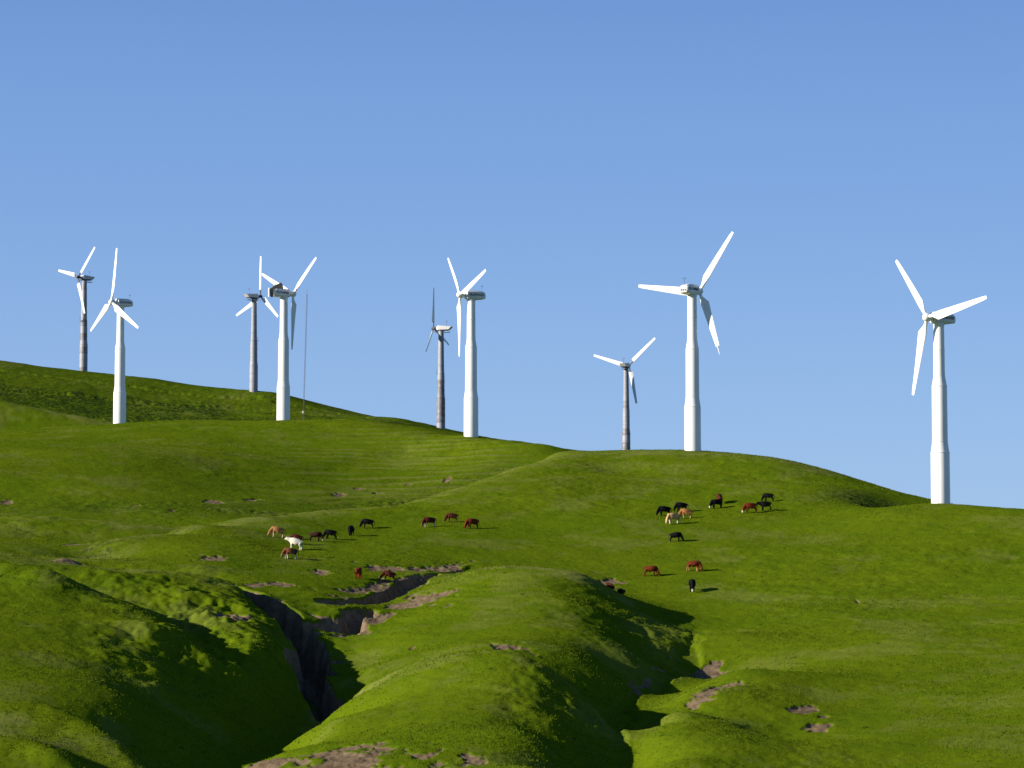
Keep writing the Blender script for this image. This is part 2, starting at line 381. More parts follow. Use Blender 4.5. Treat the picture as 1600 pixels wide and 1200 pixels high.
scrub_and_shade = np.maximum(scrub_and_shade, .5 * np.clip(lmask, 0, 1) * sstep(fbm(XX, YY, 2, 3, 165, .7), -.1, .5))

def grid_mesh(name, X, Y, Zz):
    ny, nx = X.shape
    me = bpy.data.meshes.new(name)
    co = np.empty((ny * nx, 3), np.float32); co[:, 0] = X.ravel(); co[:, 1] = Y.ravel(); co[:, 2] = Zz.ravel()
    i = (np.arange(ny - 1)[:, None] * nx + np.arange(nx - 1)[None, :]).ravel()
    f = np.stack([i, i + 1, i + nx + 1, i + nx], 1).astype(np.int32)
    me.vertices.add(len(co)); me.vertices.foreach_set('co', co.ravel())
    me.loops.add(f.size); me.loops.foreach_set('vertex_index', f.ravel())
    me.polygons.add(len(f)); me.polygons.foreach_set('loop_start', np.arange(0, f.size, 4, dtype=np.int32))
    me.polygons.foreach_set('loop_total', np.full(len(f), 4, np.int32))
    me.polygons.foreach_set('use_smooth', np.ones(len(f), bool))
    me.update(calc_edges=True)
    return me

# ------------------------------------------------------------------ materials
def new_mat(name):
    m = bpy.data.materials.new(name); m.use_nodes = True
    nt = m.node_tree; return m, nt, nt.nodes['Principled BSDF']
def N(nt, t, **kw):
    n = nt.nodes.new(t)
    for k, v in kw.items(): setattr(n, k, v)
    return n
def noise(nt, co, scale, detail=4, rough=.6):
    n = N(nt, 'ShaderNodeTexNoise'); n.inputs['Scale'].default_value = scale; n.inputs['Detail'].default_value = detail; n.inputs['Roughness'].default_value = rough
    nt.links.new(co, n.inputs['Vector']); return n.outputs['Fac']
def ramp(nt, fac, a, b, ca=0., cb=1.):
    r = N(nt, 'ShaderNodeMapRange'); r.inputs[1].default_value = a; r.inputs[2].default_value = b; r.inputs[3].default_value = ca; r.inputs[4].default_value = cb
    nt.links.new(fac, r.inputs[0]); return r.outputs[0]
def mix(nt, fac, a, b, mode='MIX'):
    m = N(nt, 'ShaderNodeMix', data_type='RGBA', blend_type=mode)
    for sock, val in ((0, fac), (6, a), (7, b)):
        if isinstance(val, (float, int)): m.inputs[sock].default_value = val
        elif isinstance(val, tuple): m.inputs[sock].default_value = val + (1,)
        else: nt.links.new(val, m.inputs[sock])
    return m.outputs[2]
def attr(nt, name):
    a = N(nt, 'ShaderNodeAttribute'); a.attribute_name = name; return a.outputs['Fac']

def grass_color(nt):
    tc = N(nt, 'ShaderNodeNewGeometry').outputs['Position']
    g = mix(nt, ramp(nt, noise(nt, tc, .035, 4), .35, .65), (.072, .115, .0022), (.092, .130, .0032))
    g = mix(nt, ramp(nt, noise(nt, tc, .16, 5), .42, .68, 0, .6), g, (.053, .098, .0026))
    g = mix(nt, ramp(nt, noise(nt, tc, 1.1, 6, .8), .5, .72, 0, .6), g, (.036, .074, .0028))
    g = mix(nt, ramp(nt, noise(nt, tc, 4.0, 3, .8), .45, .8, 0, .7), g, (.112, .138, .012))
    return g, tc
gm, nt, bs = new_mat("hill_grass_and_earth")
g, tc = grass_color(nt)
st = attr(nt, 'straw_and_light')
g = mix(nt, ramp(nt, st, 0, 1, 0, .85), g, (.140, .152, .032))  # straw tone, also the painted light on crests and terracettes
scr = attr(nt, 'scrub_and_shade')
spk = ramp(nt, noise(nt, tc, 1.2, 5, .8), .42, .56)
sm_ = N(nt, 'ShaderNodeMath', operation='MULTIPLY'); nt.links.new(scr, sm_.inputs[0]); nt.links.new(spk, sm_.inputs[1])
g = mix(nt, sm_.outputs[0], g, (.020, .036, .006))  # dark scrub green, also the colour of the painted shade
g = mix(nt, ramp(nt, noise(nt, tc, .85, 2, .5), .69, .74, 0, .8), g, (.016, .034, .004))
e = mix(nt, ramp(nt, noise(nt, tc, .8, 5, .7), .35, .65), (.105, .072, .040), (.200, .146, .088))
e = mix(nt, ramp(nt, noise(nt, tc, 5., 3, .8), .5, .7, 0, .5), e, (.08, .055, .034))
dd = attr(nt, 'dirt')
da = N(nt, 'ShaderNodeMath', operation='ADD'); nt.links.new(dd, da.inputs[0]); nt.links.new(ramp(nt, noise(nt, tc, 2.2, 4, .7), .2, .8, -.35, .35), da.inputs[1])
dm = ramp(nt, da.outputs[0], .35, .65)
col = mix(nt, dm, g, e)
nt.links.new(col, bs.inputs['Base Color'])
bs.inputs['Roughness'].default_value = .9
bs.inputs['Specular IOR Level'].default_value = .0
bs.inputs['Sheen Weight'].default_value = .0; bs.inputs['Sheen Roughness'].default_value = .45; bs.inputs['Sheen Tint'].default_value = (.8, .85, .5, 1)
bp = N(nt, 'ShaderNodeBump'); bp.inputs['Strength'].default_value = .5; bp.inputs['Distance'].default_value = .09
nt.links.new(noise(nt, tc, 4.5, 5, .75), bp.inputs['Height']); nt.links.new(bp.outputs[0], bs.inputs['Normal'])

bm_, nt, bs = new_mat("grass_blades")
g, tc = grass_color(nt)
g = mix(nt, .12, g, (.135, .140, .025))
nt.links.new(g, bs.inputs['Base Color']); bs.inputs['Roughness'].default_value = .9; bs.inputs['Specular IOR Level'].default_value = .0

def link(o, parent=None):
    sc.collection.objects.link(o)
    if parent is not None: o.parent = parent
    return o
me = grid_mesh("hills", XX, YY, Z)
for nm, arr in (('dirt', dirt), ('straw_and_light', straw_and_light), ('scrub_and_shade', scrub_and_shade)):
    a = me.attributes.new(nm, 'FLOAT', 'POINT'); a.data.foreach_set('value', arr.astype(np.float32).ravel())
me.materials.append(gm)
hills = link(bpy.data.objects.new("hills", me)); hills['kind'] = 'structure'
# ground running out to the horizon round the hills
gx = np.concatenate([-np.geomspace(9000, 40, 30), np.geomspace(40, 9000, 30)])
GX, GY = np.meshgrid(gx, gx + 300)
inside = (GY > -80) & (GY < 980) & (np.abs(GX) < .64 * np.maximum(GY, 120))
GZ = -32 + 5 * fbm(GX, GY, 300, 3, 3) - 20 * sstep(np.hypot(GX, GY), 2000, 8000)
me = grid_mesh("ground", GX, GY, GZ); me.materials.append(gm)
o = link(bpy.data.objects.new("ground", me)); o['kind'] = 'structure'

# ------------------------------------------------------------------ grass: tufts strewn over what the slope shows
def make_grass(n=600000):
    r = np.random.RandomState(3)
    s = r.uniform(-.24, .24, n); w = r.rand(n)
    Yv = 228 + (640 - 228) * w ** 1.15
    x = s * Yv; 
    si = np.interp(s, S, np.arange(len(S))); yi = np.interp(Yv, YR, np.arange(len(YR)))
    i = yi.astype(int); j = si.astype(int); fi = yi - i; fj = si - j
    zz = (Z[i, j] * (1 - fj) + Z[i, j + 1] * fj) * (1 - fi) + (Z[i + 1, j] * (1 - fj) + Z[i + 1, j + 1] * fj) * fi
    dens = fbm(x, Yv, 7, 3, 120)
    keep = (dirt[i, j] < .35) & (r.rand(n) < (.35 + .65 * sstep(dens, -.4, .5)) * (1 - sstep(np.abs(s), .19, .24)))
    x, y, zz = x[keep], Yv[keep], zz[keep]; n = len(x)
    h = r.uniform(.035, .105, n) * (1 + .8 * np.clip(fbm(x, y, 12, 2, 130), 0, 1))
    co = []
    for b in range(2):
        a = r.uniform(0, 2 * np.pi, n); wd = r.uniform(.02, .05, n)
        la = r.uniform(0, 2 * np.pi, n); ll = h * r.uniform(.2, .9, n)
        ox = r.normal(0, .08, n); oy = r.normal(0, .08, n)
        p0 = np.stack([x + ox - wd * np.cos(a), y + oy - wd * np.sin(a), zz - .03], 1)
        p1 = np.stack([x + ox + wd * np.cos(a), y + oy + wd * np.sin(a), zz - .03], 1)
        p2 = np.stack([x + ox + ll * np.cos(la), y + oy + ll * np.sin(la), zz + h], 1)
        co.append(np.stack([p0, p1, p2], 1))
    co = np.concatenate(co).reshape(-1, 3).astype(np.float32)
    nf = len(co) // 3
    me = bpy.data.meshes.new("grass")
    me.vertices.add(len(co)); me.vertices.foreach_set('co', co.ravel())
    me.loops.add(len(co)); me.loops.foreach_set('vertex_index', np.arange(len(co), dtype=np.int32))
    me.polygons.add(nf); me.polygons.foreach_set('loop_start', np.arange(0, len(co), 3, dtype=np.int32)); me.polygons.foreach_set('loop_total', np.full(nf, 3, np.int32))
    me.update(calc_edges=True); me.materials.append(bm_)
    o = link(bpy.data.objects.new("grass", me)); o['kind'] = 'stuff'; o['label'] = 'short green pasture grass covering the hillsides'; o['category'] = 'grass'
    return o
make_grass()

# ------------------------------------------------------------------ paints and metals
def paint(name, col, dirtcol, amount, rough=.45, scale=.6, bands=None):
    m, nt, bs = new_mat(name)
    oc = N(nt, 'ShaderNodeTexCoord').outputs['Object']
    mp = N(nt, 'ShaderNodeMapping'); mp.inputs['Scale'].default_value = (1, 1, .22); nt.links.new(oc, mp.inputs[0])
    c = mix(nt, ramp(nt, noise(nt, mp.outputs[0], scale * 3, 5, .7), .45, .75, 0, amount), col, dirtcol)
    c = mix(nt, ramp(nt, noise(nt, oc, scale * .5, 3), .35, .65, 0, amount), c, dirtcol)
    if bands:
        for b in bands: c = b(nt, oc, c)
    nt.links.new(c, bs.inputs['Base Color']); bs.inputs['Roughness'].default_value = rough
    return m
M_white = paint("white_tower_paint", (.80, .79, .76), (.62, .60, .55), .28)
M_blade = paint("white_blade_gelcoat", (.82, .81, .78), (.66, .64, .60), .2, .5)
M_nac = paint("white_nacelle_paint", (.74, .74, .71), (.50, .49, .45), .4)
M_gnac = paint("grey_nacelle_paint", (.62, .60, .58), (.38, .35, .33), .5)
M_dark = paint("dark_steel", (.09, .09, .10), (.05, .045, .04), .5, .6)
M_rustin = paint("rusty_cover_lining", (.30, .23, .17), (.14, .10, .075), .7, .8, 1.5)
M_letter = paint("navy_lettering", (.02, .03, .09), (.03, .04, .10), .2, .5)
def rust_bands(nt, oc, c):
    sx = N(nt, 'ShaderNodeSeparateXYZ'); nt.links.new(oc, sx.inputs[0]); z = sx.outputs['Z']
    info = N(nt, 'ShaderNodeObjectInfo')
    cmb = N(nt, 'ShaderNodeCombineXYZ')
    f1 = N(nt, 'ShaderNodeMath', operation='MULTIPLY'); f1.inputs[1].default_value = .55; nt.links.new(z, f1.inputs[0])
    fl = N(nt, 'ShaderNodeMath', operation='FLOOR'); nt.links.new(f1.outputs[0], fl.inputs[0])
    nt.links.new(fl.outputs[0], cmb.inputs[2])
    ad = N(nt, 'ShaderNodeMath', operation='MULTIPLY'); ad.inputs[1].default_value = 91.7; nt.links.new(info.outputs['Random'], ad.inputs[0]); nt.links.new(ad.outputs[0], cmb.inputs[0])
    wn_ = N(nt, 'ShaderNodeTexWhiteNoise'); nt.links.new(cmb.outputs[0], wn_.inputs['Vector'])
    lowz = ramp(nt, z, 15., 13., 0, 1)
    th = ramp(nt, wn_.outputs['Value'], .62, .66)
    m1 = N(nt, 'ShaderNodeMath', operation='MULTIPLY'); nt.links.new(th, m1.inputs[0]); nt.links.new(lowz, m1.inputs[1])
    m2 = N(nt, 'ShaderNodeMath', operation='MULTIPLY'); nt.links.new(m1.outputs[0], m2.inputs[0]); nt.links.new(ramp(nt, noise(nt, oc, .9, 3), .4, .5, .25, .85), m2.inputs[1])
    c = mix(nt, m2.outputs[0], c, (.125, .10, .095))
    # seam lines of the flange rings
    fr = N(nt, 'ShaderNodeMath', operation='FRACT'); nt.links.new(f1.outputs[0], fr.inputs[0])
    return mix(nt, ramp(nt, fr.outputs[0], .03, .05, .25, 0), c, (.12, .10, .09))
M_grey = paint("weathered_galvanised_tower", (.29, .295, .315), (.20, .20, .22), .7, .55, .8, [rust_bands])

# ------------------------------------------------------------------ mesh helpers
def loft(bm, rings, cap=True, closed=True):
    vs = [[bm.verts.new(p) for p in r] for r in rings]
    n = len(rings[0])
    for a, b in zip(vs[:-1], vs[1:]):
        for i in range(n if closed else n - 1):
            bm.faces.new((a[i], a[(i + 1) % n], b[(i + 1) % n], b[i]))
    if cap:
        bm.faces.new(list(reversed(vs[0]))); bm.faces.new(vs[-1])
def lathe(bm, prof, n=32, axis='Z', off=(0, 0, 0)):
    rings = []
    for r, h in prof:
        ring = []
        for i in range(n):
            a = 2 * math.pi * i / n; c, s_ = r * math.cos(a), r * math.sin(a)
            p = (c, s_, h) if axis == 'Z' else (h, c, s_)
            ring.append((p[0] + off[0], p[1] + off[1], p[2] + off[2]))
        rings.append(ring)
    loft(bm, rings)
def box(bm, x0, x1, y0, y1, z0, z1, bev=0.):
    v = [bm.verts.new(p) for p in ((x0, y0, z0), (x1, y0, z0), (x1, y1, z0), (x0, y1, z0), (x0, y0, z1), (x1, y0, z1), (x1, y1, z1), (x0, y1, z1))]
    fs = [bm.faces.new([v[i] for i in f]) for f in ((3, 2, 1, 0), (4, 5, 6, 7), (0, 1, 5, 4), (1, 2, 6, 5), (2, 3, 7, 6), (3, 0, 4, 7))]
    if bev:
        es = list({e for f in fs for e in f.edges})
        bmesh.ops.bevel(bm, geom=es, offset=bev, segments=2, affect='EDGES', profile=.5)
def bar(bm, a, b, r, n=6, r2=None):
    a = Vector(a); b = Vector(b); d = (b - a).normalized()
    q = d.to_track_quat('Z', 'Y'); r2 = r if r2 is None else r2
    loft(bm, [[tuple(p + q @ Vector((rr * math.cos(t * 2 * math.pi / n), rr * math.sin(t * 2 * math.pi / n), 0))) for t in range(n)] for p, rr in ((a, r), (b, r2))])
def finish(name, bm, mat, parent=None, smooth=True, ang=35):
    bmesh.ops.recalc_face_normals(bm, faces=bm.faces)
    me = bpy.data.meshes.new(name); bm.to_mesh(me); bm.free()
    me.materials.append(mat)
    if smooth:
        me.polygons.foreach_set('use_smooth', [True] * len(me.polygons))
        me.set_sharp_from_angle(angle=math.radians(ang))
    return link(bpy.data.objects.new(name, me), parent)
def empty(name, loc=(0, 0, 0)):
    o = bpy.data.objects.new(name, None); o.empty_display_size = .5; o.location = loc
    return link(o)
def tag(o, label, cat, group=None):
    o['label'] = label; o['category'] = cat
    if group: o['group'] = group
    return o
def copy_tree(o, parent=None):
    c = o.copy(); sc.collection.objects.link(c); c.parent = parent
    for ch in [x for x in sc.objects if x.parent == o]: copy_tree(ch, c)
    return c

# ------------------------------------------------------------------ wind turbines; local +X is the rotor axis, hub outward
def blade_bm(L, root_r, r0, r1, cmax, ctip, tip='round', broken=False):
    """blade along +Z, chord along Y, thickness along X"""
    bm = bmesh.new(); rings = []
    st = [(.35, 'c', root_r), (r0, 'c', root_r)]
    fr = np.linspace(0, 1, 14)
    for k in fr:
        z = r1 + (L - r1) * k
        ch = cmax + (ctip - cmax) * k ** .95
        if tip == 'round' and k > .95: ch *= .82
        st.append((z, 'a', ch, .20 - .09 * k, math.radians(14 * (1 - k) ** 1.6 + 2)))
    if broken:
        st = [q for q in st if q[0] < L * .90]
    n = 18
    for q in st:
        ring = []
        for i in range(n):
            t = 2 * math.pi * i / n
            if q[1] == 'c': x, y = q[2] * math.sin(t), q[2] * math.cos(t)
            else:
                ch, th, tw = q[2:]; tw = -tw
                cx = .5 * (1 + math.cos(t))                   # 1 = trailing, 0 = leading
                th_ = ch * th * 1.9 * (math.sqrt(max(cx, 0)) * (1 - cx) * 1.55 + .02)
                x = th_ * .5 * (1 if math.sin(t) > 0 else -1) * (abs(math.sin(t)) > 1e-6) * 1.0
                y = (cx - .30) * ch
                x, y = x * math.cos(tw) - y * math.sin(tw), x * math.sin(tw) + y * math.cos(tw)
            ring.append((x, y, q[0]))
        rings.append(ring)
    loft(bm, rings)
    if broken:
        zb = st[-1][0]
        bar(bm, (0, .12, zb - .5), (0, .05, L + .1), .10, 8, .06)
    if tip == 'round':
        pass
    return bm
D_HUB = 2.35
def anemometer(parent, x, z, h=1.1):
    bm = bmesh.new(); bar(bm, (x, .15, z), (x, .15, z + h), .03); bar(bm, (x, -.12, z + h), (x, .42, z + h), .025)
    for y in (-.12, .42): lathe(bm, [(.02, z + h), (.09, z + h + .05), (.09, z + h + .14), (.02, z + h + .18)], 8, 'Z', (x, y, 0))
    finish('anemometer', bm, M_dark, parent)
def text_mesh(body, size, ext):
    cu = bpy.data.curves.new('lettering', 'FONT'); cu.body = body; cu.size = size; cu.extrude = ext; cu.offset = .012; cu.align_x = 'CENTER'; cu.align_y = 'CENTER'
    t = bpy.data.objects.new('lettering_curve', cu); sc.collection.objects.link(t)
    dg = bpy.context.evaluated_depsgraph_get(); me = bpy.data.meshes.new_from_object(t.evaluated_get(dg))
    bpy.data.objects.remove(t); me.name = 'lettering'; me.materials.clear(); me.materials.append(M_letter)
    return me
TXT = text_mesh("FLOWIND", .62, .012)
def nacelle_sections(bm, secs, ch):
    """octagonal sections: x, half width, z bottom, z top; chamfer ch"""
    rings = []
    for x, w, z0, z1, sh in secs:
        c = min(ch, w * .6)
        rings.append([(x + sh * 0, -w, z0 + c), (x, -w + c * .5, z0), (x, w - c * .5, z0), (x, w, z0 + c), (x + sh, w, z1 - c), (x + sh, w - c, z1), (x + sh, -w + c, z1), (x + sh, -w, z1 - c)])
    loft(bm, rings)
def white_turbine(open_cover=False):
    t = empty('wind_turbine')
    H = 27.2
    bm = bmesh.new()
    lathe(bm, [(1.42, -4), (1.42, 0), (1.40, 8.0), (1.36, 8.2), (1.17, 9.6), (1.16, 9.75), (1.13, 18.0), (1.10, 18.15), (.86, 19.6), (.85, 19.75), (.80, H)], 40)
    for z_, r_ in ((8.05, 1.40), (9.7, 1.165), (18.05, 1.13), (19.68, .855), (23.5, .83)): lathe(bm, [(r_ + .03, z_), (r_ + .03, z_ + .09)], 40)
    finish('tower', bm, M_white, t, ang=20)
    bm = bmesh.new()
    lathe(bm, [(.86, 0), (.86, .35)], 32, 'Z', (0, 0, H))
    nacelle_sections(bm, [(1.25, .55, H + .45, H + 1.75, 0), (1.05, .85, H + .32, H + 2.02, 0), (-1.5, .92, H + .30, H + 2.05, 0), (-2.55, .86, H + .42, H + 1.75, 0), (-2.75, .74, H + .52, H + 1.62, 0)], .32)
    nac = finish('nacelle', bm, M_nac, t, ang=25)
    for sgn in (-1, 1):
        o = link(bpy.data.objects.new('lettering', TXT), nac)
        o.scale = (1.05, 1, 1)
        o.location = (-.85, sgn * .925, H + 1.17)
        o.rotation_euler = (math.pi / 2, 0, 0) if sgn < 0 else (math.pi / 2, 0, math.pi)
    bm = bmesh.new()
    for y in (-.45, 0, .45): box(bm, -2.80, -2.74, y - .16, y + .16, H + .72, H + 1.15)
    finish('vent', bm, M_dark, nac)
    anemometer(nac, -2.2, H + 1.8)
    if open_cover:
        bm = bmesh.new()
        # hinged cover thrown up and back: side sheet and bent rear flap
        q = [(-.5, H + 1.95), (-.7, H + 2.95), (-1.1, H + 3.35), (-2.7, H + 2.65), (-4.0, H + 1.75), (-3.85, H + .25), (-3.3, H - .05), (-3.05, H + .5), (-3.15, H + 1.5), (-2.4, H + 1.95)]
        for y0, y1 in ((-.55, -.40),):
            a = [bm.verts.new((x, y0, z)) for x, z in q]; b = [bm.verts.new((x, y1, z)) for x, z in q]
            bm.faces.new(a); bm.faces.new(list(reversed(b)))
            for i in range(len(q)): bm.faces.new((a[i], b[i], b[(i + 1) % len(q)], a[(i + 1) % len(q)]))
        finish('open_cover', bm, M_rustin, nac, False)
        bm = bmesh.new()
        box(bm, -4.22, -4.12, -.62, -.25, H + .1, H + 2.0, .02); box(bm, -3.3, -2.86, -.93, -.75, H + .5, H + 1.7, .02)
        finish('rear_flap', bm, M_nac, nac)
    bm = bmesh.new()
    zc = H + 1.15
    lathe(bm, [(.30, .95), (.34, 1.5), (.52, 1.62), (.60, 1.9), (.62, 2.3), (.60, 2.6), (.48, 2.85), (.28, 3.0), (.05, 3.05)], 24, 'X', (0, 0, zc))
    finish('hub', bm, M_blade, t)
    return t, zc
def grey_turbine():
    t = empty('wind_turbine')
    H = 23.3
    bm = bmesh.new()
    lathe(bm, [(1.08, -6), (1.08, 0), (1.06, 6.0), (1.02, 6.2), (.92, 7.4), (.90, 11.8), (.82, 12.6), (.78, 14), (.66, H)], 20)
    for z in (2, 4, 6, 8.2, 10.4, 12.4, 14.4, 16.6, 18.8, 21):
        r = float(np.interp(z, [0, 6, 7.4, 11.8, 14, H], [1.08, 1.06, .92, .90, .78, .66]))
        lathe(bm, [(r + .045, z), (r + .045, z + .12)], 20)
    finish('tower', bm, M_grey, t, ang=20)
    tw = [o for o in sc.objects if o.parent == t][0]
    bm = bmesh.new()
    lathe(bm, [(.80, 12.9), (.80, 13.0)], 8); box(bm, .75, 1.15, -.35, .35, 12.3, 12.36); bar(bm, (1.12, -.33, 12.3), (1.12, -.33, 13.3), .03); bar(bm, (1.12, .33, 12.3), (1.12, .33, 13.3), .03); bar(bm, (1.12, -.33, 13.3), (1.12, .33, 13.3), .03)
    finish('rest_platform', bm, M_dark, tw)
    bm = bmesh.new()
    # shell with an undercut, raked tail
    rings = []
    for x, w, z0, z1 in ((1.15, .45, H + .35, H + 1.05), (.6, .78, H + .22, H + 1.38), (-1.7, .80, H + .25, H + 1.12)):
        rings.append([(x, -w, z0), (x, w, z0), (x, w, z1 - .2), (x, w - .25, z1), (x, -w + .25, z1), (x, -w, z1 - .2)])
    rings.append([(-2.2, -.78, H + .25), (-2.2, .78, H + .25), (-2.75, .78, H + .8), (-2.9, .6, H + 1.0), (-2.9, -.6, H + 1.0), (-2.75, -.78, H + .8)])
    loft(bm, rings)
    nac = finish('nacelle', bm, M_gnac, t, ang=20)
    bm = bmesh.new()
    box(bm, -1.9, 1.0, -.62, .62, H + .02, H + .235, .02); lathe(bm, [(.72, -.12), (.72, .1)], 20, 'Z', (0, 0, H))
    box(bm, -2.2, -.7, -.55, .55, H - .48, H - .40); bar(bm, (-.8, -.5, H - .44), (-.7, -.4, H + .1), .04); bar(bm, (-.8, .5, H - .44), (-.7, .4, H + .1), .04)
    for y in (-.55, .55):
        bar(bm, (-2.15, y, H - .42), (-2.15, y, H + .3), .03)
        bar(bm, (1.0, y, H - .3), (1.9, y, H - .3), .03); bar(bm, (1.9, y, H - .3), (1.9, y, H + .35), .03); bar(bm, (1.0, y, H + .35), (1.9, y, H + .35), .025)
    finish('underframe', bm, M_dark, nac)
    anemometer(nac, -1.5, H + 1.1, 1.2)
    bm = bmesh.new(); zc = H + .72
    lathe(bm, [(.22, .9), (.25, 1.5), (.36, 1.6), (.38, 2.3), (.30, 2.5), (.06, 2.62)], 16, 'X', (0, 0, zc))
    finish('hub', bm, M_dark, t)
    return t, zc
def add_blades(t, zc, dhub, phase, cone, meshes, scale=1.):
    for k in range(3):
        o = link(bpy.data.objects.new('blade', meshes[k % len(meshes)][0]), t)
        th = math.radians(phase + 120 * k)
        # rotor turns about local X; blade along Z, coned back towards the nacelle
        o.matrix_local = Matrix.Translation((dhub, 0, zc)) @ Matrix.Rotation(th, 4, 'X') @ Matrix.Rotation(math.radians(-cone), 4, 'Y') @ Matrix.Rotation(math.radians(meshes[k % len(meshes)][1]), 4, 'Z') @ Matrix.Diagonal((scale,) * 3 + (1,))
def mesh_only(name, bm, mats):
    bmesh.ops.recalc_face_normals(bm, faces=bm.faces)
    me = bpy.data.meshes.new(name); bm.to_mesh(me); bm.free()
    for m in mats: me.materials.append(m)
    me.polygons.foreach_set('use_smooth', [True] * len(me.polygons)); me.set_sharp_from_angle(angle=math.radians(40))
    return me
WB = mesh_only('blade', blade_bm(12.2, .26, 1.15, 2.5, 1.52, .56), [M_blade])
WBB = mesh_only('blade', blade_bm(12.2, .26, 1.15, 2.5, 1.52, .56, broken=True), [M_blade])
GB = mesh_only('blade', blade_bm(10.3, .16, 1.5, 1.75, 1.20, .55, tip='square'), [M_blade])
for me_ in (GB,):
    me_.materials.append(M_dark)
    for p_ in me_.polygons:
        if max(me_.vertices[i].co.z for i in p_.vertices) < 1.9: p_.material_index = 1

# base column, distance, hub (column, row), axis heading, phase, cone, blade pitch set, label
WT = [
 ('W', 187, 648, (174.4, 472.), 232, 118, 4, 'normal', 'white wind turbine farthest left, one blade pointing straight up, partly turned left'),
 ('W', 438.5, 620, (458., 459.4), 52, 296, 4, 'open', 'white wind turbine with a torn open nacelle cover, beside the thin mast'),
 ('W', 735.5, 567, (718.8, 460.5), 248, 288, 4, 'normal', 'white wind turbine on the middle hill, hub left, beside a rusty tower'),
 ('W', 1079.5, 500, (1092.7, 454.8), 36, 278, 4, 'broken', 'white wind turbine on the rounded hilltop with one blade snapped near its tip'),
 ('W', 1471.5, 435, (1448.3, 495.7), 236, 280, 4, 'normal', 'tallest looking white wind turbine, alone at the far right above the grassy slope'),
 ('G', 130, 768, (122., 432.7), 228, 76, 2, 'g', 'grey metal wind turbine on the back ridge at far left, its tail to the right'),
 ('G', 392.8, 742, (406.9, 463.1), 48, 6, 4, 'g', 'grey metal wind turbine with rust bands just left of the torn white turbine'),
 ('G', 689.5, 728, (677.5, 512.8), 288, 110, 4, 'g', 'grey rusty towered wind turbine with pale nacelle and blades seen dark against the sky'),
 ('G', 976, 762, (982.6, 571.4), 24, 48, 2, 'g', 'grey metal wind turbine rising from behind the rounded hilltop, smallest of all'),
]
def world_on(u, v, Y): return Vector(P(u, v, Y))
white_proto = {k: white_turbine(k == 'open') for k in ('normal', 'open')}
grey_proto, gz = grey_turbine()
used = set()
for kind, bu, Yd, (hu, hv), psi, ph, cone, var, lab in WT:
    proto, zc = (grey_proto, gz) if kind == 'G' else white_proto['open' if var == 'open' else 'normal']
    dh = 2.0 if kind == 'G' else D_HUB
    if proto.name in used: t = copy_tree(proto_clean[proto.name])
    else:
        if not used: proto_clean = {}
        used.add(proto.name); proto_clean[proto.name] = proto; t = proto
    for ch in [x for x in sc.objects if x.parent == t and x.name.startswith('blade')]: bpy.data.objects.remove(ch)
    head = math.radians(psi)
    hub = world_on(hu, hv, Yd - (1.5 if math.cos(head) < 0 else -1.5))
    ax = Vector((math.sin(head), math.cos(head), 0))
    base = hub - ax * dh; base.z = hub.z - zc
    t.location = base
    t.rotation_euler = (0, 0, math.pi / 2 - head)
    if kind == 'W':
        ms = [(WB, 0), (WB, 0), (WB, 0)]
        if var == 'broken': ms = [(WB, 0), (WB, 0), (WBB, 0)]
    else: ms = [(GB, 0)] * 3
    add_blades(t, zc, dh, ph, cone, ms)
    tag(t, lab, 'wind turbine', 'white tubular wind turbines' if kind == 'W' else 'grey steel wind turbines')
    t['dbg'] = float(base.z - ground_z(base.x, base.y))
    print(kind, bu, 'column of base', round(project(*base)[0], 1), 'height above ground', round(t['dbg'], 2))
    del t['dbg']

# guyed measuring mast
mp_ = Vector(P(473.5, 657, 612)); mt_ = Vector(P(480, 452, 612))
t = empty('measuring_mast', mp_)
tag(t, 'thin dark lattice mast rising from the middle hill right of the torn white turbine', 'mast')
top = mt_ - mp_
bm = bmesh.new()
for k in range(3):
    a = 2 * math.pi * k / 3; c = Vector((.13 * math.cos(a), .13 * math.sin(a), 0))
    bar(bm, c + Vector((0, 0, -1)), top * .96 + c, .028, 5)
nseg = 44
for i in range(nseg):
    for k in range(3):
        a = 2 * math.pi * k / 3; b = 2 * math.pi * (k + 1) / 3
        bar(bm, top * (.96 * i / nseg) + Vector((.13 * math.cos(a), .13 * math.sin(a), 0)), top * (.96 * (i + 1) / nseg) + Vector((.13 * math.cos(b), .13 * math.sin(b), 0)), .012, 3)
bar(bm, top * .95, top, .03, 5)
M_mast = paint("rusty_mast_steel", (.26, .17, .15), (.12, .09, .08), .6)
finish('lattice', bm, M_mast, t, False)
bm = bmesh.new(); box(bm, -.2, .2, -.18, .18, 1.5, 2.0, .02); finish('cabinet', bm, M_gnac, t)

